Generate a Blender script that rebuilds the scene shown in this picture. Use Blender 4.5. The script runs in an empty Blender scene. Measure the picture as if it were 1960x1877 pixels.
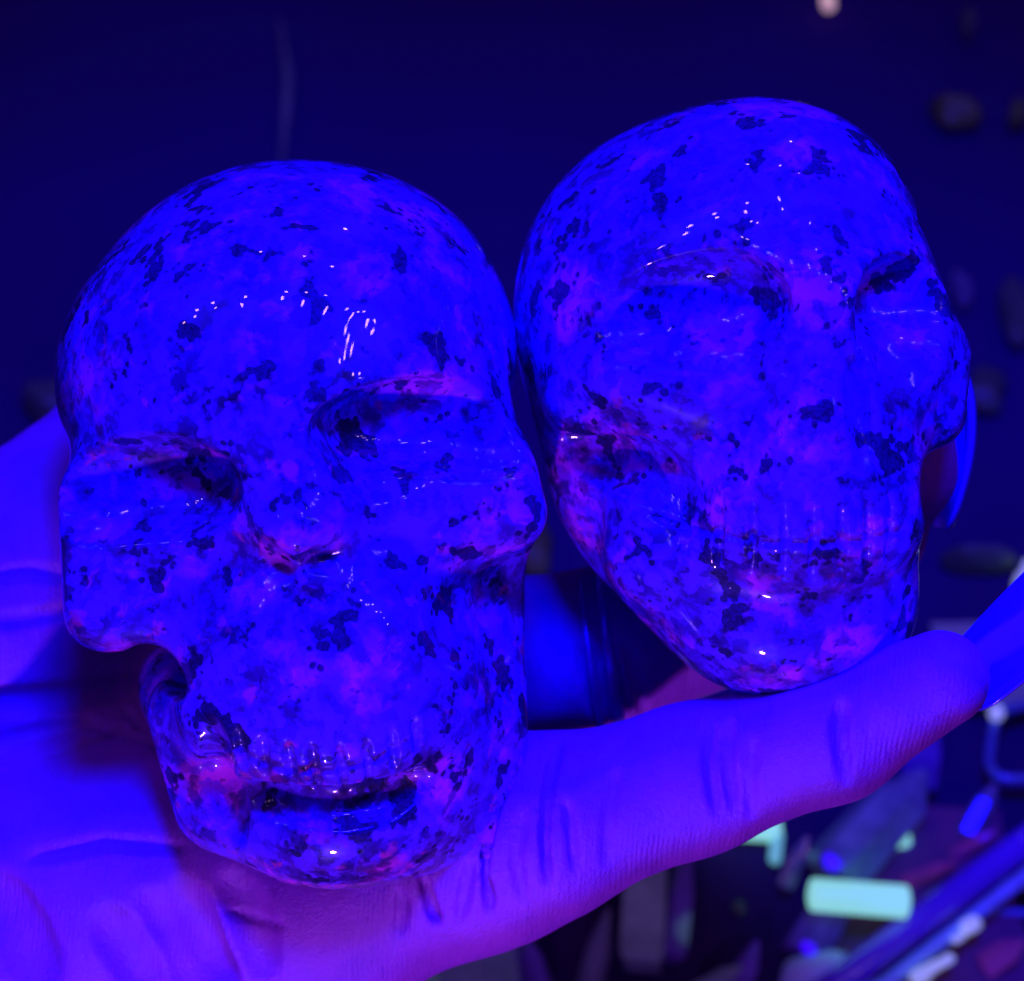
import bpy, math, random
import numpy as np
from mathutils import Vector, Matrix

# ------------------------------------------------------------------ camera, world, lamps, exposure
S = bpy.context.scene
COL = S.collection
D = 220.0            # mm, camera to the plane of the two skulls
MMPX = 104.0 / 1960  # mm per pixel of a 1960 px wide picture in that plane
TILT = math.radians(42)   # camera pitch from straight down
cam_d = bpy.data.cameras.new('camera'); cam = bpy.data.objects.new('camera', cam_d); COL.objects.link(cam)
cam.rotation_euler = (TILT, 0, 0)
FOC = Vector((0, 0, 0.30))                      # the held stones, 30 cm above the counter
R3 = Matrix.Rotation(TILT, 3, 'X')
cam.location = FOC + R3 @ Vector((0, 0, D / 1000))
cam_d.sensor_width = 36; cam_d.lens = 36 * D / 104.0
cam_d.clip_start = 0.01; cam_d.clip_end = 20
cam_d.dof.use_dof = True; cam_d.dof.focus_distance = (D - 10) / 1000; cam_d.dof.aperture_fstop = 31
S.camera = cam
w = bpy.data.worlds.new('World'); S.world = w; w.use_nodes = True
w.node_tree.nodes['Background'].inputs[0].default_value = (0.06, 0.008, 0.70, 1)
w.node_tree.nodes['Background'].inputs[1].default_value = 0.13
S.view_settings.view_transform = 'Standard'; S.view_settings.look = 'None'
S.view_settings.exposure = 0; S.view_settings.gamma = 1

def V(px, py, wz=0.0):
    """picture pixel (1960 wide) at wz mm in front of the focus plane -> view frame, mm"""
    k = (D - wz) / D
    return np.array([(px - 980) * MMPX * k, -(py - 938.5) * MMPX * k, wz])
RW = np.array(R3)
def to_world(P):
    return (np.asarray(P, dtype=np.float64) / 1000) @ RW.T + np.array(FOC)
def W(px, py, wz=0.0):
    return Vector(to_world(V(px, py, wz)))
def on_counter(px, py, h=0.0):
    """point of the level plane at height h that is seen at a pixel"""
    o = cam.location; d = (W(px, py, 0) - o)
    t = (h - o.z) / d.z
    return o + d * t

def lamp(name, kind, loc, power, color, size=0.02, aim=None, **kw):
    l = bpy.data.lights.new(name, kind); l.energy = power; l.color = color
    if kind == 'AREA': l.shape = 'DISK'; l.size = size
    else: l.shadow_soft_size = size
    for k, v in kw.items(): setattr(l, k, v)
    o = bpy.data.objects.new(name, l); COL.objects.link(o); o.location = loc
    if aim is not None:
        o.rotation_euler = (Vector(aim) - Vector(loc)).to_track_quat('-Z', 'Y').to_euler()
    return o
# the ultraviolet torch, held above the camera
lamp('ultraviolet_torch', 'SPOT', Vector(to_world([16, 156, 222])), 11.0, (0.001, 0.0, 1.0), 0.036, W(900, 950, 0), spot_size=math.radians(84), spot_blend=0.6)
# violet fill added low in front; its source is unseen
lamp('violet_fill', 'AREA', W(400, 4600, 60), 0.17, (0.30, 0.10, 0.80), 0.008, W(900, 1300, 0))

# the string of small ceiling lamps that glints in the polished stone
for i, p in enumerate([(-.685, -.05, .94), (-.62, -.03, 1.0), (-.60, .03, 1.01), (-.49, -.01, 1.09), (-.50, .05, 1.08), (-.28, .037, 1.187), (-.31, -.03, 1.18), (.0, .0, 1.224), (.02, .06, 1.222),
        (.156, .05, 1.206), (.15, -.03, 1.20), (.283, .03, 1.172), (.32, -.07, 1.156), (.45, -.08, 1.088), (.50, -.11, 1.05), (.527, -.09, 1.034), (.56, -.07, 1.006), (.60, -.13, .96), (.64, -.11, .93),
        (.68, -.16, .90), (.74, -.2, .86), (-.195, .536, 1.034), (.19, .767, .803), (.07, .483, 1.098), (.255, .386, 1.117)]):
    lamp('string_lamp', 'POINT', p, .15 if i < 9 else .10, (1.0, .45, .90), .0115 if i < 9 else .009)

# ------------------------------------------------------------------ implicit modelling
class Sdf:
    def __init__(self): self.ops = []
    def ell(self, c, r, k=3.0, roll=0.0, pitch=0.0, yaw=0.0, sub=False):
        M = np.array(Matrix.Rotation(math.radians(roll), 3, 'Z') @ Matrix.Rotation(math.radians(yaw), 3, 'Y') @ Matrix.Rotation(math.radians(pitch), 3, 'X'))
        c = V(*c); r = np.array(r, dtype=float)
        def f(P):
            q = (P - c) @ M
            k0 = np.sqrt(np.einsum('ij,ij->i', q / r, q / r)); k1 = np.sqrt(np.einsum('ij,ij->i', q / (r * r), q / (r * r))) + 1e-9
            return k0 * (k0 - 1) / k1
        self.ops.append((f, k, sub, None)); return self
    def box(self, c, r, rnd, k=3.0, roll=0.0, pitch=0.0, yaw=0.0, sub=False):
        M = np.array(Matrix.Rotation(math.radians(roll), 3, 'Z') @ Matrix.Rotation(math.radians(yaw), 3, 'Y') @ Matrix.Rotation(math.radians(pitch), 3, 'X'))
        c = V(*c); r = np.array(r, dtype=float) - rnd
        def f(P):
            q = np.abs((P - c) @ M) - r
            return np.sqrt((np.maximum(q, 0) ** 2).sum(1)) + np.minimum(q.max(1), 0) - rnd
        self.ops.append((f, k, sub, None)); return self
    def cone(self, a, b, ra, rb, k=3.0, sub=False, raw=False):
        if not raw: a = V(*a); b = V(*b)
        ab = b - a; L2 = float(ab @ ab) + 1e-9
        def f(P):
            t = np.clip(((P - a) @ ab) / L2, 0, 1)
            q = P - a - t[:, None] * ab
            return np.sqrt(np.einsum('ij,ij->i', q, q)) - (ra + (rb - ra) * t)
        m = (a + b) / 2; R = math.sqrt(L2) / 2 + max(ra, rb) + k + 1.0
        self.ops.append((f, k, sub, (m, R) if sub else None)); return self
    def chain(self, pts, k=3.0):
        for (a, b) in zip(pts[:-1], pts[1:]): self.cone(a[:3], b[:3], a[3], b[3], k)
        return self
    def hit(self, px, py, wmax=45.0, wmin=-60.0):
        for n in (70, 12):
            ws = np.linspace(wmax, wmin, n)
            d = self(np.array([V(px, py, q) for q in ws]))
            i = np.argmax(d < 0)
            if d[i] >= 0: return None
            if i == 0: return ws[0]
            wmax, wmin = ws[i - 1], ws[i]
        t = d[i - 1] / (d[i - 1] - d[i])
        return ws[i - 1] + (ws[i] - ws[i - 1]) * t
    def groove(self, pts, r, depth, k=0.5, steps=6, raise_=False, fade=True):
        """cut (or raise) a line that runs over the surface through the given pixels"""
        q = []
        for (a, b) in zip(pts[:-1], pts[1:]):
            for s in range(steps): t = s / steps; q.append((a[0] + (b[0] - a[0]) * t, a[1] + (b[1] - a[1]) * t))
        q.append(pts[-1])
        base = Sdf(); base.ops = list(self.ops)
        out = []
        for i, (x, y) in enumerate(q):
            h = base.hit(x, y)
            if h is None: out.append(None); continue
            t = i / max(1, len(q) - 1); e = min(1, 4 * min(t, 1 - t) + 0.15) if fade else 1
            rr = r * (0.4 + 0.6 * e)
            out.append((V(x, y, h + (-rr + depth * e) * (1 if raise_ else -1)), rr))
        for a, b in zip(out[:-1], out[1:]):
            if a is not None and b is not None and np.linalg.norm(a[0] - b[0]) < 6:
                self.cone(a[0], b[0], a[1], b[1], k, sub=not raise_, raw=True)
        return self
    def __call__(self, P):
        P = np.asarray(P, dtype=np.float64)
        if len(P) < 3000: return self.raw(P, self.ops)
        C = 11.0; key = np.floor(P / C).astype(np.int64)
        kk = (key[:, 0] + 500) * 1000000 + (key[:, 1] + 500) * 1000 + key[:, 2] + 500
        order = np.argsort(kk, kind='stable'); u, st = np.unique(kk[order], return_index=True)
        st = list(st) + [len(P)]; out = np.empty(len(P)); R = C * .87
        cen = np.array([(key[order[a]] + .5) * C for a in st[:-1]])
        E = [f(cen) for f, k, sub, bd in self.ops]; dc = self.raw(cen, self.ops)
        for g in range(len(u)):
            ix = order[st[g]:st[g + 1]]
            ops = [op for op, e in zip(self.ops, E) if (e[g] - 1.6 * R < op[1] if op[2] else e[g] - 1.6 * R < dc[g] + 1.6 * R + op[1])]
            out[ix] = self.raw(P[ix], ops) if ops else 50.0
        return out
    def raw(self, P, ops):
        d = np.full(len(P), 1e3)
        for f, k, sub, bound in ops:
            if bound is not None:
                m = ((P - bound[0]) ** 2).sum(1) < bound[1] ** 2
                if not m.any(): continue
                e = f(P[m]); dd = d[m]
            else:
                e = f(P); dd = d
            if sub:
                h = np.maximum(k - np.abs(dd + e), 0) / k
                nd = np.maximum(dd, -e) + h * h * k / 4
            else:
                h = np.maximum(k - np.abs(dd - e), 0) / k
                nd = np.minimum(dd, e) - h * h * k / 4
            if bound is not None: d[m] = nd
            else: d = nd
        return d

def ripple(P, seed, freq, amp, n=7):
    r = np.random.RandomState(seed); o = np.zeros(len(P))
    for i in range(n):
        v = r.normal(size=3); v /= np.linalg.norm(v); f = freq * r.uniform(0.6, 1.7)
        o += np.sin(P @ v * f + r.uniform(0, 6.28)) / n
    return o * amp

def surface(f, lo, hi, h):
    """surface nets over a sparse grid; returns vertices (view frame, mm) and quads"""
    lo = np.array(lo, float); hi = np.array(hi, float)
    B = 8
    nb = np.ceil((hi - lo) / (h * B)).astype(int); n = nb * B + 1
    cx = [lo[i] + (np.arange(nb[i]) + .5) * h * B for i in range(3)]
    C = np.stack(np.meshgrid(*cx, indexing='ij'), -1).reshape(-1, 3)
    dc = f(C); rad = h * B * 0.87 * 1.6
    val = np.ones(tuple(n), np.float32)
    ids = np.stack(np.unravel_index(np.arange(len(C)), tuple(nb)), 1)
    for (i, j, k) in ids[dc < -rad]:
        val[i * B:i * B + B + 1, j * B:j * B + B + 1, k * B:k * B + B + 1] = -1
    act = ids[np.abs(dc) <= rad]
    loc = np.stack(np.meshgrid(*[np.arange(B + 1)] * 3, indexing='ij'), -1).reshape(-1, 3)
    for s in range(0, len(act), 3000):
        a = act[s:s + 3000]
        G = (a[:, None, :] * B + loc[None]).reshape(-1, 3)
        v = f(lo + G * h)
        val[G[:, 0], G[:, 1], G[:, 2]] = v
    neg = val < 0
    N = [m - 1 for m in val.shape]
    cnt = np.zeros(tuple(N), np.int8)
    for a in (0, 1):
        for b in (0, 1):
            for c in (0, 1): cnt += neg[a:a + N[0], b:b + N[1], c:c + N[2]]
    cell = (cnt > 0) & (cnt < 8)
    ci = np.argwhere(cell); idx = np.full(cell.shape, -1, np.int64); idx[cell] = np.arange(len(ci))
    acc = np.zeros((len(ci), 3)); num = np.zeros(len(ci))
    corners = [(a, b, c) for a in (0, 1) for b in (0, 1) for c in (0, 1)]
    for u in corners:
        for ax in range(3):
            if u[ax]: continue
            t = list(u); t[ax] = 1
            va = val[ci[:, 0] + u[0], ci[:, 1] + u[1], ci[:, 2] + u[2]]; vb = val[ci[:, 0] + t[0], ci[:, 1] + t[1], ci[:, 2] + t[2]]
            m = (va < 0) != (vb < 0)
            tt = va[m] / (va[m] - vb[m])
            p = np.tile(np.array(u, float), (m.sum(), 1)); p[:, ax] += tt
            acc[m] += p; num[m] += 1
    verts = lo + (ci + acc / num[:, None]) * h
    quads = []
    for ax in range(3):
        o1, o2 = [(1, 2), (2, 0), (0, 1)][ax]
        sl = [slice(1, -1)] * 3; sl[ax] = slice(0, -1); sh = [slice(1, -1)] * 3; sh[ax] = slice(1, None)
        A = neg[tuple(sl)]; Bq = neg[tuple(sh)]
        off = np.array([1, 1, 1]); off[ax] = 0
        for flip in (False, True):
            e = np.argwhere((A & ~Bq) if not flip else (~A & Bq)) + off
            if len(e) == 0: continue
            q = []
            for (da, db) in ((-1, -1), (0, -1), (0, 0), (-1, 0)):
                g = e.copy(); g[:, o1] += da; g[:, o2] += db
                q.append(idx[g[:, 0], g[:, 1], g[:, 2]])
            q = np.stack(q, 1)
            if flip: q = q[:, ::-1]
            quads.append(q[(q >= 0).all(1)])
    for _ in range(2):       # settle the vertices on the surface
        d = f(verts); e = 0.05
        g = np.stack([f(verts + np.eye(3)[i] * e) - d for i in range(3)], 1) / e
        st = d / np.maximum((g * g).sum(1), .25)
        verts -= g * np.clip(st, -h * .5, h * .5)[:, None]
    return verts, np.concatenate(quads)

def link(name, mesh, mat=None, parent=None):
    o = bpy.data.objects.new(name, mesh); COL.objects.link(o)
    if mat: mesh.materials.append(mat)
    if parent: o.parent = parent
    return o
def mesh_from(name, verts, faces, mat, parent=None, smooth=True, origin=None):
    """verts in world metres"""
    verts = np.asarray(verts, float)
    if origin is None: origin = np.array([0, 0, 0.0])
    me = bpy.data.meshes.new(name)
    v = verts - np.array(origin)
    if isinstance(faces, np.ndarray):
        me.vertices.add(len(v)); me.vertices.foreach_set('co', v.astype(np.float32).ravel())
        nf = len(faces); me.loops.add(nf * 4); me.loops.foreach_set('vertex_index', faces.astype(np.int32).ravel())
        me.polygons.add(nf); me.polygons.foreach_set('loop_start', (np.arange(nf) * 4).astype(np.int32))
    else:
        me.from_pydata(v.tolist(), [], faces)
    me.update(calc_edges=True); me.validate()
    me.polygons.foreach_set('use_smooth', [smooth] * len(me.polygons))
    o = link(name, me, mat, parent)
    if parent is None: o.location = Vector(origin)
    return o
def tag(o, label=None, cat=None, group=None, kind=None):
    if label: o['label'] = label
    if cat: o['category'] = cat
    if group: o['group'] = group
    if kind: o['kind'] = kind
    return o

# ------------------------------------------------------------------ materials
class NT:
    def __init__(self, name):
        self.m = bpy.data.materials.new(name); self.m.use_nodes = True
        self.t = self.m.node_tree; self.b = self.t.nodes['Principled BSDF']; self.tc = self.t.nodes.new('ShaderNodeTexCoord')
    def n(self, typ, **kw):
        x = self.t.nodes.new(typ)
        for k, v in kw.items():
            if isinstance(k, str) and hasattr(x, k): setattr(x, k, v)
        return x
    def l(self, a, b): self.t.links.new(a, b)
    def mapping(self, scale, loc=(0, 0, 0), rot=(0, 0, 0)):
        m = self.n('ShaderNodeMapping'); self.l(self.tc.outputs['Object'], m.inputs[0])
        m.inputs['Scale'].default_value = scale if hasattr(scale, '__len__') else (scale,) * 3
        m.inputs['Location'].default_value = loc; m.inputs['Rotation'].default_value = rot
        return m.outputs[0]
    def noise(self, vec, scale, detail=3, rough=.55, dist=0.0):
        x = self.n('ShaderNodeTexNoise'); self.l(vec, x.inputs['Vector'])
        x.inputs['Scale'].default_value = scale; x.inputs['Detail'].default_value = detail
        x.inputs['Roughness'].default_value = rough; x.inputs['Distortion'].default_value = dist
        return x
    def ramp(self, fac, stops, interp='LINEAR'):
        x = self.n('ShaderNodeValToRGB'); self.l(fac, x.inputs[0]); c = x.color_ramp; c.interpolation = interp
        while len(c.elements) < len(stops): c.elements.new(0.5)
        for e, (p, v) in zip(c.elements, stops):
            e.position = p; e.color = (v, v, v, 1) if not hasattr(v, '__len__') else (*v, 1)
        return x.outputs[0]
    def mix(self, f, a, b, mode='MIX'):
        x = self.n('ShaderNodeMix', data_type='RGBA'); x.blend_type = mode
        for s, v in ((x.inputs[0], f), (x.inputs[6], a), (x.inputs[7], b)):
            if isinstance(v, bpy.types.NodeSocket): self.l(v, s)
            elif hasattr(v, '__len__'): s.default_value = (*v, 1)
            else: s.default_value = v
        return x.outputs[2]
    def math(self, op, a, b=0.0, clamp=False):
        x = self.n('ShaderNodeMath', operation=op); x.use_clamp = clamp
        for s, v in ((x.inputs[0], a), (x.inputs[1], b)):
            if isinstance(v, bpy.types.NodeSocket): self.l(v, s)
            else: s.default_value = v
        return x.outputs[0]
    def bump(self, h, strength, dist, normal=None):
        x = self.n('ShaderNodeBump'); self.l(h, x.inputs['Height'])
        x.inputs['Strength'].default_value = strength; x.inputs['Distance'].default_value = dist
        if normal is not None: self.l(normal, x.inputs['Normal'])
        return x.outputs[0]
    def set(self, **kw):
        for k, v in kw.items():
            s = self.b.inputs[k.replace('_', ' ')]
            if isinstance(v, bpy.types.NodeSocket): self.l(v, s)
            elif hasattr(v, '__len__') and len(v) == 3 and s.type == 'RGBA': s.default_value = (*v, 1)
            else: s.default_value = v
        return self.m

def stone(name, seed, red=1.0):
    t = NT(name); o = (seed * 1.37, seed * 2.11, seed * .73)
    mp = t.mapping(1000.0, o)             # 1 unit = 1 mm
    warp = t.noise(mp, .55, 3, .6)
    vw = t.n('ShaderNodeVectorMath', operation='MULTIPLY_ADD'); t.l(warp.outputs['Color'], vw.inputs[0]); vw.inputs[1].default_value = (2.2,) * 3; t.l(mp, vw.inputs[2])
    p = vw.outputs[0]
    # feldspar cloud: bright to middle blue
    cloud = t.noise(p, .20, 5, .62)
    c1 = t.ramp(cloud.outputs['Fac'], [(.34, (.12, .03, .24)), (.41, (.16, .03, .60)), (.49, (.19, .04, .98)), (1, (.19, .04, 1.0))])
    # soft mottling of small grains, stronger in some areas than in others
    v = t.n('ShaderNodeTexVoronoi'); v.feature = 'SMOOTH_F1'; t.l(p, v.inputs['Vector']); v.inputs['Scale'].default_value = .75; v.inputs['Smoothness'].default_value = .35
    sep = t.n('ShaderNodeSeparateColor'); t.l(v.outputs['Color'], sep.inputs[0])
    m1 = t.noise(p, .85, 3, .6); m2 = t.math('ADD', t.math('MULTIPLY', m1.outputs['Fac'], .6), t.math('MULTIPLY', sep.outputs[0], .4))
    g = t.ramp(m2, [(.34, .22), (.44, .55), (.54, 1.0), (1, 1.0)])
    gz = t.noise(mp, .09, 2, .5)
    c2 = t.mix(t.ramp(gz.outputs['Fac'], [(.38, .35), (.58, 1)]), c1, t.mix(1.0, c1, g, 'MULTIPLY'))
    # violet and red feldspar crystals
    vn = t.noise(p, .14, 3, .5); vmask = t.math('MULTIPLY', t.ramp(sep.outputs[1], [(.2, .35), (.6, 1)]), t.ramp(vn.outputs['Fac'], [(.53, 0), (.66, 1)]))
    c3 = t.mix(t.math('MULTIPLY', vmask, .95), c2, (1.0, .06, .92))
    rn = t.noise(t.mapping(1000.0, (o[0] + 40, o[1], o[2])), .34, 3, .55, .3); rm = t.math('MULTIPLY', t.ramp(rn.outputs['Fac'], [(.62, 0), (.69, 1)]), .75 * red)
    c4 = t.mix(rm, c3, (.75, .05, .34))
    # half dark translucent patches
    dn = t.noise(t.mapping(1000.0, (o[0], o[1] + 71, o[2])), .36, 5, .66, .3)
    dm = t.math('MULTIPLY', t.ramp(dn.outputs['Fac'], [(.52, 0), (.60, 1)]), .78)
    c5 = t.mix(dm, c4, (.06, .02, .20))
    # black hornblende clumps made of rounded grains
    kn = t.noise(t.mapping(1000.0, (o[0], o[1], o[2] + 33)), .24, 2.5, .45, .05)
    kv = t.n('ShaderNodeTexVoronoi'); t.l(mp, kv.inputs['Vector']); kv.inputs['Scale'].default_value = 1.1
    ks = t.math('ADD', kn.outputs['Fac'], t.math('MULTIPLY', t.math('SUBTRACT', kv.outputs['Distance'], .5), -.15))
    k2 = t.noise(t.mapping(1000.0, (o[0] + 9, o[1], o[2] + 63)), .62, 3, .55, .1)
    km = t.math('MAXIMUM', t.ramp(ks, [(.598, 0), (.630, 1)]), t.math('MULTIPLY', t.ramp(k2.outputs['Fac'], [(.64, 0), (.69, 1)]), .9))
    kf = t.noise(mp, 2.6, 3, .7)
    kcol = t.mix(t.ramp(kf.outputs['Fac'], [(.35, 0), (.7, 1)]), (.006, .005, .02), (.03, .015, .16))
    c6 = t.mix(t.math('MULTIPLY', km, .94), c5, kcol)
    rough = t.math('ADD', t.math('MULTIPLY', km, .16), .30)
    fine = t.noise(mp, .16, 2, .5); bh = t.math('ADD', t.math('MULTIPLY', km, -.5), t.math('MULTIPLY', kf.outputs['Fac'], t.math('MULTIPLY', km, .7)))
    nb = t.bump(bh, .35, .0003)
    nb2 = t.bump(t.noise(mp, .28, 2, .5).outputs['Fac'], .25, .0006, nb)
    return t.set(Base_Color=c6, Roughness=rough, Normal=nb2, Specular_IOR_Level=.12, Coat_Weight=1.0, Coat_Roughness=.015, Coat_IOR=1.42,
                 Subsurface_Weight=.04, Subsurface_Radius=(.5, .3, 1.0), Subsurface_Scale=.0016)

def skin_mat():
    t = NT('skin'); mp = t.mapping(1000.0)
    blot = t.noise(mp, .09, 4, .6)
    c = t.ramp(blot.outputs['Fac'], [(.3, (.34, .05, .50)), (.5, (.46, .065, .58)), (.7, (.56, .08, .64))])
    # papillary ridges: narrow waves bent by noise
    w1 = t.n('ShaderNodeTexWave'); w1.wave_type = 'BANDS'; w1.bands_direction = 'X'
    t.l(t.mapping(1000.0, (0, 0, 0), (0, 0, .15)), w1.inputs['Vector']); w1.inputs['Scale'].default_value = .62; w1.inputs['Distortion'].default_value = 5.5
    w1.inputs['Detail'].default_value = 1.5; w1.inputs['Detail Scale'].default_value = .16
    fn = t.noise(mp, 2.6, 4, .7)
    vor = t.n('ShaderNodeTexVoronoi'); vor.feature = 'DISTANCE_TO_EDGE'; t.l(mp, vor.inputs['Vector']); vor.inputs['Scale'].default_value = 1.1
    ve = t.ramp(vor.outputs['Distance'], [(0, 0), (.12, 1)])
    n1 = t.bump(t.math('MULTIPLY', w1.outputs['Fac'], t.ramp(t.noise(mp, .07, 2, .5).outputs['Fac'], [(.45, 0), (.65, 1)])), .26, .00018)
    n2 = t.bump(fn.outputs['Fac'], .5, .00035, n1)
    n3 = t.bump(ve, .20, .00012, n2)
    # long shallow folds across the skin
    w2 = t.noise(t.mapping((1000.0, 260.0, 260.0), (3, 1, 2)), .45, 4, .6); n4 = t.bump(w2.outputs['Fac'], .40, .0009, n3)
    r = t.ramp(fn.outputs['Fac'], [(.3, .27), (.7, .46)])
    return t.set(Base_Color=c, Roughness=r, Normal=n4, Specular_IOR_Level=.45, Subsurface_Weight=.35,
                 Subsurface_Radius=(1.0, .35, .30), Subsurface_Scale=.0025)

def plain(name, col, rough=.4, metal=0.0, spec=.5, var=.15, scale=300.0, bump=.1, trans=0.0, emit=None, es=0.0, coat=0.0):
    t = NT(name); mp = t.mapping(1.0)
    nz = t.noise(mp, scale, 4, .6)
    lo = tuple(c * (1 - var) for c in col); hi = tuple(min(1, c * (1 + var)) for c in col)
    c = t.ramp(nz.outputs['Fac'], [(.3, lo), (.7, hi)])
    m = t.set(Base_Color=c, Roughness=rough, Metallic=metal, Specular_IOR_Level=spec, Normal=t.bump(nz.outputs['Fac'], bump, .0004),
              Transmission_Weight=trans, Coat_Weight=coat)
    if emit: t.set(Emission_Color=emit, Emission_Strength=es)
    return m

# ------------------------------------------------------------------ left skull
import time; T0 = time.time()
def build_left():
    s = Sdf()
    s.ell((552, 700, -8), (24.2, 19.6, 26), k=1, roll=11)                    # cranium
    s.ell((580, 555, -12), (19.0, 13.3, 20), k=4)
    s.ell((578, 880, 2), (21.6, 13, 15), k=5, roll=8)              # brow and face mass
    s.box((635, 1150, -6), (15.0, 16, 16), 6, k=4)                  # face block
    s.box((805, 1325, -13), (11.2, 17.5, 12), 4.5, k=3)               # right jaw branch
    s.box((522, 1405, -9), (11.0, 9.8, 12), 5, k=3, roll=16)                  # left jaw branch
    s.ell((650, 1540, -1), (12.0, 8.5, 11), k=4, roll=6)
    s.ell((780, 1420, -3), (9.5, 12, 10), k=5, roll=-20)          # chin
    s.ell((665, 1480, -8), (15.0, 9.0, 10), k=4)
    s.box((280, 1060, 2), (7.6, 9.4, 9), 4.2, k=4, roll=3)          # left cheekbone
    s.box((905, 965, 0), (7.2, 5.6, 9), 4, k=4, roll=14)            # right cheekbone
    s.ell((600, 1240, 9), (12.3, 12, 8), k=4)                       # upper jaw bulge
    s.ell((600, 1390, 8), (12.0, 6.2, 7.5), k=3)
    s.ell((545, 790, 12), (8, 7, 6), k=5)                           # between the brows
    # eye hollows
    s.ell((298, 965, 19), (7.8, 5.2, 7.0), k=2.6, roll=6, sub=True)
    s.ell((800, 862, 17.5), (9.2, 5.4, 6.6), k=3.0, roll=13, sub=True)
    s.groove([(120, 955), (175, 952), (235, 942), (300, 932), (360, 926), (415, 926)], 2.7, 1.8, 3.0)
    s.groove([(635, 835), (690, 822), (760, 812), (830, 812), (900, 825), (960, 845)], 2.5, 1.8, 3.0)
    # nose
    s.cone((566, 900, 14.5), (572, 1010, 15.5), 3.2, 4.4, k=3.5)
    s.ell((520, 1085, 19), (2.6, 1.7, 4.0), k=1.6, roll=-15, sub=True)
    s.ell((622, 1070, 19), (2.6, 1.4, 4.0), k=1.6, roll=10, sub=True)
    # hollow under the left cheekbone and beside the right one
    s.ell((316, 1280, 4), (3.4, 1.9, 13), k=1.4, roll=-42, sub=True)
    s.ell((345, 1335, -14), (4.2, 6.0, 7), k=2.5, roll=20)
    s.ell((905, 1165, 12), (3.8, 4.6, 8.5), k=3.0, roll=-12, sub=True)
    s.ell((420, 1130, 20), (2.5, 6, 4), k=3, roll=-30, sub=True)
    # mouth: chin set back under the teeth
    s.groove([(440, 1490), (500, 1520), (580, 1540), (660, 1545), (740, 1530), (800, 1500)], 1.5, .75, 1.8)
    s.groove([(395, 1400), (410, 1470), (440, 1540), (445, 1600)], 1.2, .6, 1.6)
    s.groove([(445, 1430), (500, 1462), (560, 1476), (640, 1474), (720, 1455), (800, 1410)], .42, .36, .4)
    for x, y0, y1, dx in ((462, 1395, 1470, 12), (505, 1410, 1490, 10), (556, 1420, 1505, 14), (604, 1425, 1515, 16), (655, 1425, 1515, 14), (704, 1415, 1500, 10), (752, 1395, 1475, 6), (795, 1370, 1440, 4)):
        s.groove([(x - dx / 2, y0), (x, (y0 + y1) / 2), (x + dx / 2, y1)], .45, .62, .35, steps=4)
    f = lambda P: s(P) + ripple(P, 3, .22, .22) + ripple(P, 5, .6, .05)
    return s, f
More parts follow.
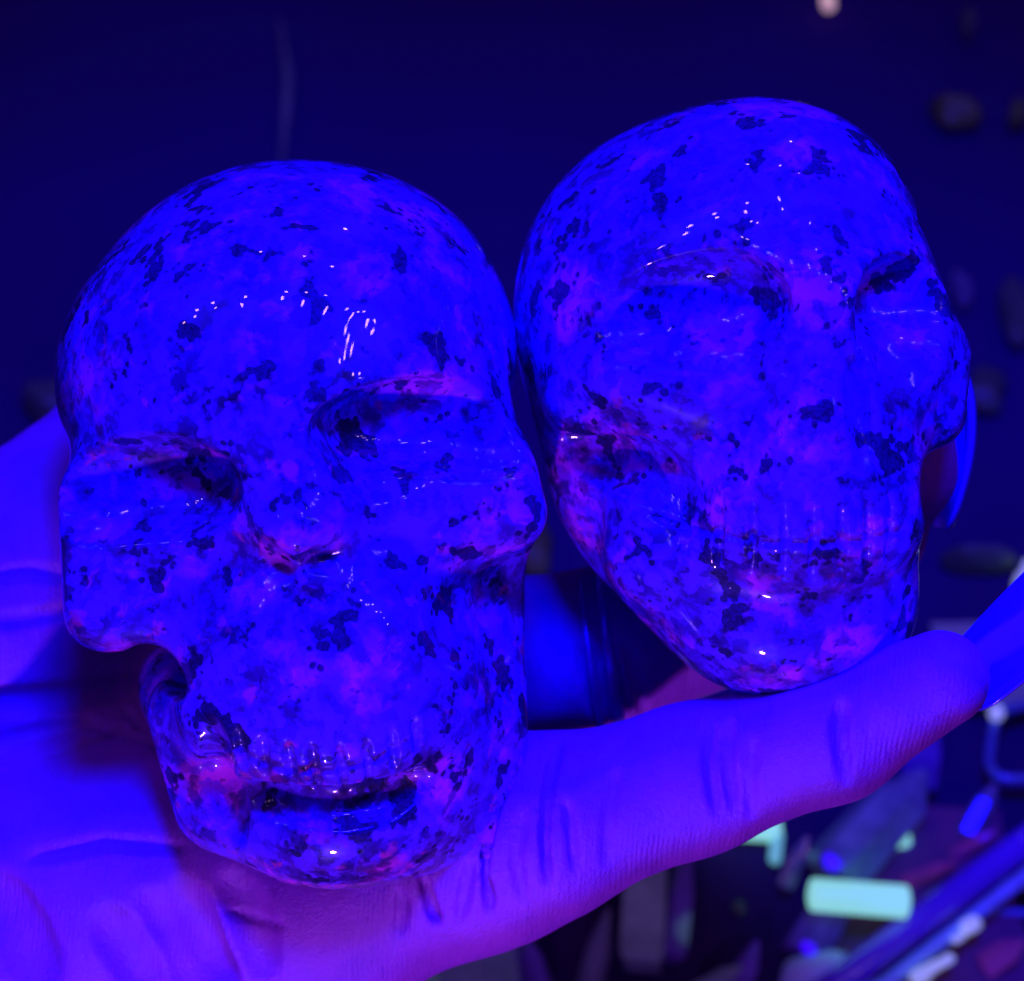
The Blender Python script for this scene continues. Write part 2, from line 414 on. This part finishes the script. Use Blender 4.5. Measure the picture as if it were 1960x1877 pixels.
def build_right():
    s = Sdf()
    s.ell((1358, 590, -13), (21.3, 20.8, 25), k=1, roll=0)         # cranium
    s.ell((1460, 500, -8), (16.3, 16.6, 22), k=4)
    s.ell((1560, 640, 1), (13.6, 11.5, 16), k=5)
    s.ell((1240, 780, -16), (10.5, 15, 16), k=6, roll=15)                      # face mass
    s.box((1500, 850, -6), (12.6, 14, 15), 6, k=5)
    s.box((1435, 985, -9), (15.2, 10.5, 13), 6, k=5, roll=-8)
    s.ell((1475, 1110, -8), (14.6, 11.3, 12), k=5, roll=-12)         # jaw
    s.ell((1520, 1180, -4), (11.6, 8.3, 10), k=4)
    s.box((1185, 880, -19), (6.0, 12, 10), 4.5, k=4, roll=14)       # far jaw branch
    s.ell((1150, 880, -13), (5.6, 9, 9), k=3)
    s.box((1160, 760, -5), (6.2, 4.4, 9), 3.2, k=3, roll=-12)       # left cheekbone
    s.box((1738, 745, -4), (4.8, 5.9, 9), 3.2, k=3.5, roll=-3)        # right cheekbone
    s.ell((1330, 720, 4), (11, 5, 9), k=4)
    s.ell((1560, 940, 7), (9.6, 9, 7.5), k=4)                       # upper jaw bulge
    s.ell((1530, 610, 12), (6, 7, 5), k=4)
    s.ell((1315, 650, 17.2), (9.4, 5.4, 6.2), k=6, roll=0, sub=True)
    s.ell((1745, 648, 14.5), (4.6, 5.0, 5.2), k=4, roll=4, sub=True)
    s.groove([(1190, 618), (1260, 595), (1340, 580), (1400, 576), (1450, 578)], 2.4, 1.1, 3.2)
    s.groove([(1665, 590), (1710, 575), (1760, 568), (1830, 580)], 2.1, 1.2, 3.0)
    s.cone((1556, 715, 10.5), (1562, 808, 11.8), 3.6, 4.8, k=4)     # nose
    s.ell((1462, 790, 16), (1.1, 4.5, 3), k=2.2, roll=-8, sub=True)
    s.ell((1655, 790, 16), (1.1, 4.5, 3), k=2.2, roll=10, sub=True)
    s.groove([(1080, 850), (1150, 880), (1230, 895), (1300, 940)], 2.3, 2.3, 1.6) # under left cheekbone
    s.ell((1290, 970, 9), (2.4, 4.4, 5), k=2.8, roll=-10, sub=True)
    s.ell((1815, 935, 0), (4.3, 3.6, 16), k=1.6, roll=-12, sub=True)  # under right cheekbone
    s.ell((1570, 1130, 15.5), (9.5, 1.9, 5.0), k=2.0, roll=2, sub=True)
    s.groove([(1225, 975), (1300, 1005), (1380, 1025), (1470, 1038), (1560, 1042), (1650, 1036), (1735, 1015)], .40, .40, .35)
    for x, y0, y1 in ((1312, 945, 1070), (1376, 950, 1085), (1442, 955, 1095), (1502, 960, 1105), (1556, 965, 1110), (1610, 965, 1108), (1660, 960, 1095), (1702, 950, 1070)):
        s.groove([(x, y0), (x + 2, (y0 + y1) / 2), (x - 2, y1)], .45, .62, .4, steps=4)
    f = lambda P: s(P) + ripple(P, 13, .22, .20) + ripple(P, 15, .6, .05)
    return s, f

def finish(name, f, c, half, h, mat, label, cat):
    c = V(*c)
    v, q = surface(f, c - np.array(half), c + np.array(half), h)
    wv = to_world(v); org = wv.mean(0); org[2] = wv[:, 2].min()
    o = mesh_from(name, wv, q, mat, origin=org)
    return tag(o, label, cat)
sL, fL = build_left(); sR, fR = build_right()
HS = 0.31
finish('stone_skull', fL, (590, 1000, -10), (28, 42, 36), HS, stone('speckled_stone', 3.0),
       'larger carved skull of speckled stone, head tilted, chin resting at the edge of the palm', 'carved skull')
finish('stone_skull', fR, (1420, 760, -10), (28, 36, 36), HS, stone('speckled_stone', 9.0, .6),
       'smaller carved skull of speckled stone with a round nose, standing on the outstretched fingers', 'carved skull')
print('skulls', time.time() - T0)

# ------------------------------------------------------------------ hand
def build_hand():
    s = Sdf()
    s.ell((230, 1640, -24), (21, 15, 17), k=1, roll=8)                                   # heel of the palm
    s.chain([(-500, 1950, -34, 22), (150, 1800, -26, 17), (600, 1720, -20, 12.0), (930, 1610, -13, 9.6), (1060, 1580, -9, 8.7)], k=9)
    s.chain([(1060, 1578, -9, 8.9), (1330, 1490, -7, 7.6), (1590, 1402, -2, 6.8), (1800, 1298, 4, 4.9)], k=2.5)   # little finger
    s.ell((150, 1370, -40), (26, 11, 13), k=9)
    s.ell((560, 1330, -40), (27, 17, 10), k=8)                                           # hollow of the palm
    s.chain([(860, 1265, -36, 9.8), (1180, 1235, -35, 8.9), (1500, 1150, -33, 7.6), (1650, 1020, -25, 6.4), (1728, 900, -18, 5.2), (1740, 830, -16, 4.6)], k=3)   # ring finger
    s.chain([(620, 1130, -52, 9), (760, 900, -56, 8.2), (810, 730, -52, 7.4), (790, 600, -45, 6.4)], k=3)         # middle finger
    s.chain([(420, 1080, -56, 9), (500, 860, -60, 8.2), (540, 700, -58, 7.4), (560, 560, -52, 6.4)], k=3)         # index finger
    s.chain([(-500, 1500, -40, 22), (-60, 1190, -32, 15.0), (160, 1020, -38, 12), (300, 800, -48, 9.0), (380, 640, -50, 7.5)], k=7)   # ball of the thumb and thumb
    s.chain([(-500, 1750, -40, 30), (-1400, 2350, -48, 27), (-2600, 3000, -50, 32)], k=12)  # wrist and forearm
    # creases
    g = s.groove
    g([(-40, 1352), (120, 1338), (330, 1300)], 1.0, .7, 1.6, fade=False)
    g([(0, 1420), (160, 1380), (330, 1420), (420, 1460)], .7, .45, 1.0)
    g([(100, 1440), (230, 1400), (330, 1440)], .6, .35, 1.0)
    g([(938, 1745), (930, 1640), (948, 1560), (975, 1470)], .7, 1.6, .9)
    g([(835, 1765), (825, 1720), (805, 1660)], .65, 1.1, .8)
    g([(1050, 1690), (1040, 1600), (1052, 1500), (1070, 1420)], .6, 1.2, .7)
    g([(1100, 1670), (1095, 1600), (1082, 1530)], .5, .6, .6)
    for x in (1352, 1385, 1600): g([(x + 20, 1560 - (x - 1350) * .25), (x + 5, 1460 - (x - 1350) * .25), (x + 10, 1380 - (x - 1350) * .15)], .55, .85, .7)
    for p, r_, d_ in (([(290, 1735), (335, 1790), (365, 1850), (380, 1900)], 1.5, .75), ([(345, 1705), (385, 1790), (430, 1890)], 1.1, .55), ([(205, 1765), (250, 1830), (290, 1900)], 1.3, .5),
              ([(440, 1690), (480, 1760), (500, 1860)], 1.0, .35), ([(-30, 1690), (30, 1780), (70, 1890)], 2.0, .8)):
        g(p, r_, d_, 2.2)
    g([(440, 1745), (480, 1755), (540, 1775)], .35, .2, .5)
    for p, r_, d_ in (([(1000, 1720), (985, 1640), (1000, 1560)], .5, .3), ([(880, 1760), (890, 1700), (900, 1650)], .55, .35), ([(1160, 1650), (1165, 1560), (1180, 1480)], .45, .2),
              ([(60, 1640), (200, 1610), (340, 1620)], .6, .2), ([(-20, 1100), (60, 1090), (130, 1100)], .6, .3), ([(-20, 1190), (60, 1180), (150, 1170)], .6, .3),
              ([(240, 1360), (330, 1440), (360, 1520)], .6, .35), ([(760, 1790), (770, 1740), (765, 1710)], .5, .3), ([(1440, 1560), (1430, 1490), (1440, 1420)], .45, .2)):
        g(p, r_, d_, .9)
    for x in (1120, 1150, 1180, 1215): g([(x - 16, 1235), (x + 6, 1310), (x + 20, 1375)], .7, .55, .5)
    f = lambda P: s(P) + ripple(P, 23, .16, .35) + ripple(P, 25, .7, .05)
    return s, f
sH, fH = build_hand()
c0 = V(300, 1200, -30)
vh, qh = surface(fH, V(-1500, 2500, -90) * [1, 1, 0] + [-10, 0, -105], np.array([58, 40, 22.0]), 0.44)
hw = to_world(vh)
skin = skin_mat()
hand = mesh_from('hand', hw, qh, skin, origin=to_world(V(400, 1600, -40)))
tag(hand, 'open hand with long glossy nails, palm up, carrying the two stone skulls', 'hand')
hand_org = np.array(hand.location)
print('hand', time.time() - T0, len(vh))

nailm = plain('nail_varnish', (.14, .05, .98), .12, 0, .6, .03, 200, .0, coat=1.0)
def nail(base, tip, up, width, thick, curl, mat):
    """curved, tapered nail plate with real thickness; base, tip view frame mm, up = normal"""
    a = np.array(base); b = np.array(tip); ax = b - a; L = np.linalg.norm(ax); ax /= L
    up = np.array(up, float); up -= ax * (up @ ax); up /= np.linalg.norm(up); sd = np.cross(ax, up)
    nu, nv = 14, 18; vs = []; fs = []
    for side in (0, 1):
        for i in range(nv + 1):
            t = i / nv; wd = width * (0.86 + .16 * math.sin(math.pi * min(1, t * 1.2))) * (1 - .62 * max(0, (t - .62) / .38) ** 2)
            if t < .08: wd *= .8 + 2.5 * t
            for j in range(nu + 1):
                u = -1 + 2 * j / nu; ang = u * 1.05
                R = wd / 2 / math.sin(1.05)
                p = a + ax * (t * L) + sd * (R * math.sin(ang)) + up * (R * (math.cos(ang) - math.cos(1.05)) * .9 + curl * math.sin(math.pi * t) - side * thick)
                vs.append(p)
    def vi(s, i, j): return s * (nv + 1) * (nu + 1) + i * (nu + 1) + j
    for i in range(nv):
        for j in range(nu):
            fs.append((vi(0, i, j), vi(0, i + 1, j), vi(0, i + 1, j + 1), vi(0, i, j + 1)))
            fs.append((vi(1, i, j), vi(1, i, j + 1), vi(1, i + 1, j + 1), vi(1, i + 1, j)))
    for i in range(nv):
        for j in (0, nu):
            q = (vi(0, i, j), vi(1, i, j), vi(1, i + 1, j), vi(0, i + 1, j)); fs.append(q if j == 0 else q[::-1])
    for j in range(nu):
        for i in (0, nv):
            q = (vi(0, i, j), vi(0, i, j + 1), vi(1, i, j + 1), vi(1, i, j)); fs.append(q if i == 0 else q[::-1])
    o = mesh_from('fingernail', to_world(vs) - hand_org, fs, mat, parent=hand)
    return o
nail(V(1838, 1318, -3), V(2130, 1010, 10), (.62, -.50, -.75), 9.4, .5, 1.0, nailm)      # little finger
nail(V(1790, 1010, -22), V(1815, 640, -20), (.93, -.1, -.3), 8.2, .5, 1.5, nailm)     # ring finger
nail(V(775, 640, -52), V(800, 430, -52), (.1, .1, -1), 7.5, .5, 1.0, nailm)
nail(V(560, 610, -58), V(570, 420, -58), (.1, .1, -1), 7.5, .5, 1.0, nailm)
nail(V(370, 690, -57), V(420, 520, -57), (.1, .1, -1), 8.5, .5, 1.0, nailm)

# ------------------------------------------------------------------ ring on the ring finger
def ring():
    c = V(1150, 1241, -35.2); ax = V(1280, 1225, -34.6) - V(1080, 1250, -35.4); ax /= np.linalg.norm(ax)
    u = np.cross(ax, [0, 0, 1.0]); u /= np.linalg.norm(u); w_ = np.cross(ax, u)
    prof = [(-1.9, 0), (-1.7, .55), (-1.15, .85), (-.6, .6), (-.3, .15), (0.0, .15), (.35, .7), (1.1, 1.1), (1.8, .8), (2.1, .2), (2.1, -.5), (-1.9, -.5)]
    n = 72; m = len(prof); vs = []; fs = []
    for i in range(n):
        a = 2 * math.pi * i / n
        for x, h in prof: vs.append(c + ax * x + (u * math.cos(a) + w_ * math.sin(a)) * (8.9 + h))
    for i in range(n):
        for j in range(m): fs.append((i * m + j, i * m + (j + 1) % m, ((i + 1) % n) * m + (j + 1) % m, ((i + 1) % n) * m + j))
    m_ = plain('ring_metal', (.5, .35, .95), .38, .7, scale=200, var=.1, bump=.02)
    o = mesh_from('ring', to_world(vs), fs, m_, origin=to_world(c))
    tag(o, 'polished double band metal ring on the finger seen between the two skulls', 'ring')
ring()

# ------------------------------------------------------------------ counter
CZ = 0.10                                   # height of the counter top
def C(px, py, h=0.0): return on_counter(px, py, CZ + h)
PX = 0.000122                               # one picture pixel on the counter, m
nx, ny = 90, 90
xs = np.linspace(-1.5, 1.5, nx); ys = np.linspace(-.8, 2.2, ny)
gv = [(x, y, CZ + .0025 * math.sin(x * 23 + 2 * math.sin(y * 9)) * math.sin(y * 17 + x * 6) - .0025) for y in ys for x in xs]
gf = [(j * nx + i, j * nx + i + 1, (j + 1) * nx + i + 1, (j + 1) * nx + i) for j in range(ny - 1) for i in range(nx - 1)]
t = NT('dark_cloth'); mp = t.mapping(1.0)
big = t.noise(mp, 3.2, 3, .55); sm = t.noise(mp, 900, 2, .6)
col = t.ramp(big.outputs['Fac'], [(.35, (.04, .01, .06)), (.62, (.035, .008, .14))])
t.set(Base_Color=col, Roughness=.85, Specular_IOR_Level=.15, Normal=t.bump(sm.outputs['Fac'], .3, .0004))
tag(mesh_from('counter', gv, gf, t.m), kind='structure')

CAP = [.8]
def tube(name, pts, rad, mat, parent=None, nseg=14, caps=True, org=None, flat=1.0):
    """round-ended tube through world points"""
    P = [Vector(p) for p in pts]
    if len(P) == 2: P = [P[0].lerp(P[1], q / 6) for q in range(7)]
    rr = [rad(q / (len(P) - 1)) if callable(rad) else rad for q in range(len(P))]
    rings = []
    if caps:
        d0 = (P[1] - P[0]).normalized(); d1 = (P[-1] - P[-2]).normalized(); Q = []; q2 = []
        for a in (0.02, .25, .5, .75): Q.append(P[0] - d0 * rr[0] * math.cos(a * math.pi / 2) * CAP[0]); q2.append(rr[0] * math.sin(a * math.pi / 2))
        E = []; e2 = []
        for a in (.75, .5, .25, .02): E.append(P[-1] + d1 * rr[-1] * math.cos(a * math.pi / 2) * CAP[0]); e2.append(rr[-1] * math.sin(a * math.pi / 2))
        P = Q + P + E; rr = q2 + rr + e2
    vs = []; fs = []
    for i, p in enumerate(P):
        d = (P[min(i + 1, len(P) - 1)] - P[max(i - 1, 0)]).normalized()
        sd = d.cross(Vector((0, 0, 1))).normalized(); up = sd.cross(d)
        for j in range(nseg):
            a = 2 * math.pi * j / nseg; vs.append(tuple(p + sd * rr[i] * math.cos(a) + up * rr[i] * flat * math.sin(a)))
    for i in range(len(P) - 1):
        for j in range(nseg): fs.append((i * nseg + j, i * nseg + (j + 1) % nseg, (i + 1) * nseg + (j + 1) % nseg, (i + 1) * nseg + j))
    fs.append(tuple(range(nseg))[::-1]); fs.append(tuple((len(P) - 1) * nseg + j for j in range(nseg)))
    og = org if org is not None else (parent.location if parent else P[len(P) // 2])
    return mesh_from(name, vs, fs, mat, parent=parent, origin=og)
def prism(name, a, b, w_, hgt, mat, label=None, cat=None, n=6, point=.28, roll=.3, group=None, blunt=.15, parent=None):
    """faceted crystal from base a to tip b, with slightly uneven facets"""
    a = Vector(a); b = Vector(b); ax = (b - a); L = ax.length; ax.normalize()
    sd = ax.cross(Vector((0, 0, 1)))
    sd = Vector((1, 0, 0)) if sd.length < .1 else sd.normalized()
    up = sd.cross(ax); rg = random.Random(int(L * 1e6)); vs = []; fs = []
    rings = [(0.0, .80), (.06, 1.0), (1 - point, .92), (1.0, blunt)]
    for t_, sc in rings:
        for j in range(n):
            an = roll + 2 * math.pi * j / n; q = 1 + .12 * math.sin(j * 2.3)
            tt = t_ + (.05 * rg.uniform(-1, 1) if t_ == 1 - point else 0)
            vs.append(tuple(a + ax * (tt * L) + sd * (w_ * sc * q * math.cos(an)) + up * (hgt * sc * q * math.sin(an))))
    for i in range(len(rings) - 1):
        for j in range(n): fs.append((i * n + j, i * n + (j + 1) % n, (i + 1) * n + (j + 1) % n, (i + 1) * n + j))
    fs.append(tuple(range(n))[::-1]); fs.append(tuple((len(rings) - 1) * n + j for j in range(n)))
    o = mesh_from(name, vs, fs, mat, smooth=False, origin=a)
    return tag(o, label, cat, group or 'crystals lying on the counter')
def pebble(c, r3, mat, label, cat='stone', group=None, seed=1, name='pebble'):
    rg = random.Random(seed); vs = []; fs = []; nu, nv = 18, 12; ph = [rg.uniform(0, 6) for _ in range(4)]
    for i in range(nv + 1):
        th = math.pi * i / nv
        for j in range(nu):
            f = 2 * math.pi * j / nu; x, y, z = math.sin(th) * math.cos(f), math.sin(th) * math.sin(f), math.cos(th)
            k = 1 + .20 * math.sin(2.1 * x + 3 * y + ph[0]) + .13 * math.sin(4 * y - 3 * z + ph[1]) + .08 * math.sin(6 * x + 2 * y + ph[2])
            vs.append((c[0] + x * r3[0] * k, c[1] + y * r3[1] * k, c[2] + z * r3[2] * k))
    for i in range(nv):
        for j in range(nu): fs.append((i * nu + j, (i + 1) * nu + j, (i + 1) * nu + (j + 1) % nu, i * nu + (j + 1) % nu))
    o = mesh_from(name, vs, fs, mat, origin=(c[0], c[1], c[2] - r3[2]))
    return tag(o, label, cat, group or ('small stones on the dark cloth' if cat == 'stone' else 'small glowing beads'))

glow = plain('pale_green_tube', (.3, .7, .6), .3, emit=(.27, .74, .58), es=.85)  # pale green glow is emission set in the material
glow2 = plain('pale_green_tube_dim', (.3, .7, .6), .3, emit=(.12, .42, .40), es=.8)
quartz = plain('quartz', (.32, .52, .40), .12, spec=.6, scale=120, var=.35, coat=.5)
quartz2 = plain('quartz_blue', (.20, .10, .45), .12, spec=.6, scale=120, var=.3, coat=.5)
smoky = plain('smoky_quartz', (.18, .20, .26), .15, scale=90, var=.4, coat=.3)
dimst = plain('dim_stone', (.16, .28, .05), .45, scale=80, var=.3)
dimbl = plain('dim_blue_stone', (.10, .18, .10), .4, scale=80, var=.3)
plum = plain('plum_card', (.22, .07, .13), .7, scale=40, var=.12)
steel = plain('brushed_rod', (.40, .75, .80), .35, .0, scale=200)
bluebar = plain('blue_acrylic', (.2, .05, .6), .15, scale=60, var=.1, coat=.6)
bead = plain('pale_glow', (.8, .8, .8), .2, emit=(.34, .40, .42), es=.6)  # emission set in the material for pale bright spots
peach = plain('peach_glint', (.8, .6, .5), .3, emit=(.72, .42, .42), es=.8)
lav = plain('lavender_stone', (.6, .9, .95), .35, scale=60, var=.15)

CAP[0] = .35
tag(tube('glow_tube', [C(1556, 1712, .017), C(1732, 1726, .017)], 25 * PX, glow), 'thick glowing pale green tube lying on the plum card', 'light tube')
lt = tube('glow_tube', [C(1350, 1580, .004), C(1488, 1588, .004)], 20 * PX, glow)
tag(lt, 'glowing pale green tube with a bent tail, half hidden under the little finger', 'light tube')
CAP[0] = .8
tl = tube('tube_tail', [C(1488, 1598, .004), C(1483, 1645, .003)], 10 * PX, glow2, parent=None); tl.parent = lt; tl.location = tl.location - lt.location
dm = pebble(C(1720, 1604, .003), (22 * PX, 24 * PX, .003), glow, 'small glowing pale green dome beside the long faceted crystal', 'glowing bead', seed=5, name='glow_bead')
tube_pts = lambda *q: [C(*p) for p in q]
# crystals
prism('crystal_point', C(1228, 1850, .006), C(1240, 1600, .010), 46 * PX, .005, quartz, 'upright clear quartz block with a smoky grey face below the little finger', 'crystal', point=.1, blunt=.8, n=4, roll=.785)
prism('crystal_point', C(1282, 1835, .006), C(1318, 1590, .012), 26 * PX, .004, quartz2, 'slim blue crystal blade standing against the clear quartz block', 'crystal', n=4, point=.55)
prism('crystal_point', C(905, 1960, .008), C(895, 1735, .012), 78 * PX, .008, quartz, 'broad pale lavender crystal point at the bottom, below the heel of the palm', 'crystal', point=.35)
prism('crystal_point', C(960, 1900, .004), C(930, 1745, .016), 42 * PX, .004, quartz2, 'blue edged crystal splinter behind the broad pale crystal point', 'crystal', point=.4)
prism('crystal_point', C(1590, 1680, .006), C(1770, 1475, .010), 52 * PX, .006, quartz, 'long faceted crystal wand, grey violet, lying diagonally up the plum card', 'crystal', point=.30, roll=.1)
prism('crystal_point', C(1752, 1510, .004), C(1772, 1395, .008), 34 * PX, .004, quartz2, 'blue crystal chip just under the fingertip of the little finger', 'crystal', n=5, point=.4, blunt=.6)
prism('crystal_point', C(1530, 1835, .004), C(1600, 1720, .008), 40 * PX, .005, quartz2, 'short blue violet crystal under the thick glowing tube', 'crystal', point=.25, blunt=.6)
prism('crystal_point', C(735, 1905, .004), C(700, 1820, .010), 34 * PX, .004, plain('silver_glow', (.7, .9, .6), .2, coat=.5, emit=(.10, .22, .26), es=.5), 'curved silvery crystal edge peeping out under the wrist', 'crystal', point=.5)  # silvery sheen put in as faint emission
bb = plain('blue_glint', (.3, .05, 1), .2, emit=(.03, 0, 1), es=.9)  # blue glint of a lit crystal facet, put in as emission
pebble(C(1590, 1650, .012), (13 * PX, 15 * PX, .0015), bb, 'tiny blue facet glint put in as an emissive bead at the lower end of the crystal wand', 'glowing bead', seed=3, name='glow_bead')
pebble(C(1548, 1815, .011), (11 * PX, 11 * PX, .0012), bb, 'tiny blue glint put in as an emissive bead on the short blue violet crystal', 'glowing bead', seed=4, name='glow_bead')
pebble(C(1605, 1658, .003), (32 * PX, 22 * PX, .003), dimbl, 'grey rounded chip between the crystal wand and the thick glowing tube', seed=8)
pebble(C(1415, 1737, .001), (12 * PX, 12 * PX, .001), dimbl, 'tiny dim grey round chip alone on the dark cloth', seed=12)
pebble(C(1600, 1885, .006), (66 * PX, 66 * PX, .006), lav, 'rounded lavender tumbled stone cut off by the bottom edge', seed=9)
# more glass and crystal splinters, out of focus below the hand
claret = plain('claret_glass', (.75, .12, .20), .25, scale=70, coat=.4)
for k, (x0, y0, x1, y1, wd, m_, lb) in enumerate([
        (1120, 1930, 1165, 1740, 20, smoky, 'narrow smoky crystal left of the clear quartz block'),
        (1400, 1930, 1450, 1800, 24, quartz2, 'stubby blue crystal standing right of the slim blue blade'),
        (1330, 1905, 1420, 1850, 16, quartz, 'small clear splinter lying near the bottom edge'),
        (1850, 1600, 1905, 1500, 18, smoky, 'dark crystal point above the bright blue glass bar'),
        (1660, 1545, 1700, 1440, 16, smoky, 'thin smoky crystal against the underside of the fingertip'),
        (1880, 1850, 1960, 1800, 26, claret, 'claret coloured crystal in the bottom right corner'),
        (1730, 1690, 1830, 1650, 16, claret, 'claret coloured splinter lying on the plum card'),
        (1820, 1640, 1905, 1590, 13, claret, 'small claret coloured splinter near the top of the plum card'),
        (1500, 1700, 1545, 1600, 14, smoky, 'slender smoky crystal between the two glowing tubes'),
        (1040, 1900, 1010, 1800, 18, quartz2, 'small blue crystal beside the dark smoky stone'),
        (1905, 1680, 1990, 1700, 12, quartz, 'clear splinter poking out under the grey metal rod')]):
    prism('crystal_point', C(x0, y0, .004), C(x1, y1, .009), wd * PX, wd * PX * .8, m_, lb, 'crystal', point=.35, roll=k * .7, blunt=.2)
# plum card
def slab(name, pts, th, mat, label, cat, h=.0):
    top = [C(x, y, h + th) for x, y in pts]; bot = [Vector((p.x, p.y, p.z - th)) for p in top]; n = len(pts)
    fs = [tuple(range(n))[::-1], tuple(range(n, 2 * n))] + [(i, (i + 1) % n, n + (i + 1) % n, n + i) for i in range(n)]
    o = mesh_from(name, [tuple(p) for p in top + bot], fs, mat, smooth=False, origin=bot[0])
    b = o.modifiers.new('edge', 'BEVEL'); b.width = .0004; b.segments = 2
    return tag(o, label, cat)
slab('card', [(1690, 1535), (1915, 1548), (1935, 1700), (2030, 1960), (1480, 1960), (1560, 1720)], .0012, plum, 'dark plum card lying flat under the tubes and crystals', 'card', .003)
slab('card', [(1780, 1190), (1990, 1185), (2010, 1345), (1850, 1350)], .0012, plain('grey_card', (.50, .80, .28), .6, scale=50), 'grey frosted card behind the nail of the little finger', 'card', .003)
# rods and frames at the right
tag(tube('glass_bar', [C(2010, 1575, .012), C(1545, 1925, .010)], 24 * PX, bluebar), 'thick bright blue glass bar running diagonally off the right edge', 'glass bar')
rod = tube('metal_rod', [C(2010, 1640, .010), C(1640, 1925, .010)], 12 * PX, steel)
tag(rod, 'thin grey metal rod with glowing beads, beside the bright blue glass bar', 'rod')
for x, y, q in ((1858, 1771, 12), (1811, 1838, 8), (1785, 1852, 9), (1762, 1868, 12), (1835, 1795, 6)):
    o = tube('rod_bead', [C(x, y, .012) + Vector((-.0008, -.0005, 0)), C(x, y, .012) + Vector((.0008, .0005, 0))], q * PX, bead); o.parent = rod; o.location = o.location - rod.location
tag(tube('metal_rod', [C(1814, 1712, .006), C(1640, 1900, .006)], 11 * PX, plain('teal_rod', (.18, .5, .22), .35, .2)), 'short dull teal rod lying on the plum card', 'rod')
fr = tube('frame', tube_pts((1990, 1490, .006), (1930, 1491, .006), (1905, 1484, .006), (1893, 1460, .006), (1897, 1420, .006), (1905, 1375, .006), (1925, 1358, .006), (1990, 1345, .006)), 9 * PX, plain('frame_wire', (.16, .30, .50), .25, .3))
tag(fr, 'rounded thin wire frame at the right edge below the long nail', 'frame')
o = tube('frame_bead', [C(1905, 1364, .008), C(1909, 1364, .008)], 14 * PX, bead); o.parent = fr; o.location = o.location - fr.location
tag(tube('wire', tube_pts((1830, 1755, .004), (1900, 1745, .004), (2000, 1748, .004)), 6 * PX, plain('wire_blue', (.14, .25, .55), .3)), 'thin bluish wire crossing the plum card at the right edge', 'wire')
# far small things
tag(tube('glint', [C(1583, -14, .004), C(1586, 10, .004)], 15 * PX, peach), 'far lamp reflection put in as a small pale peach bulb at the top edge', 'glint')  # reflection of a far lamp, built as a small emissive shape
for k, (x, y, a, b, m_, lb) in enumerate([(1852, 45, 14, 28, dimbl, 'narrow dim bluish stone near the top right corner'), (1825, 215, 48, 36, dimst, 'dim olive stone to the right of the smaller skull crown'),
        (1948, 222, 20, 22, dimst, 'small dim olive stone at the right edge near the top'), (1945, 600, 34, 60, dimbl, 'tall dim grey stone at the right edge beside the smaller skull brow'),
        (1885, 745, 40, 36, dimbl, 'dim grey stone just right of the ring fingernail'), (1880, 1068, 60, 14, dimbl, 'flat dim grey stone right of the ring finger'),
        (1966, 1112, 18, 26, bead, 'small whitish stone, its brightness put in as emission, at the right edge'), (1025, 1050, 34, 36, dimst, 'dim olive stone glimpsed between the two skulls'),  # the whitish stone's brightness is put in as emission
        (1840, 560, 20, 36, smoky, 'smoky stone behind the smaller skull temple'), (100, 760, 46, 36, dimbl, 'dim grey stone showing beside the larger skull temple'),
        (960, 1800, 60, 40, smoky, 'dark smoky stone below the palm edge'), (1010, 1745, 40, 18, dimst, 'dim olive stone tucked under the base of the little finger')]):
    pebble(C(x, y, .004), (a * PX, b * PX * 1.25, .004), m_, lb, seed=20 + k)
streak_m = plain('pale_streak', (.2, .35, .22), .5, scale=60)
tag(tube('streak', tube_pts((536, 40, .003), (543, 90, .003), (551, 140, .003), (550, 190, .003), (545, 240, .003), (540, 300, .003), (536, 380, .003)), lambda q: PX * (5 + 9 * math.exp(-((q - .45) / .2) ** 2)), streak_m), 'pale highlight put in as a raised cord lying on the dark cloth above the larger skull', 'streak')  # highlight streak on the cloth, built as a thin pale tube
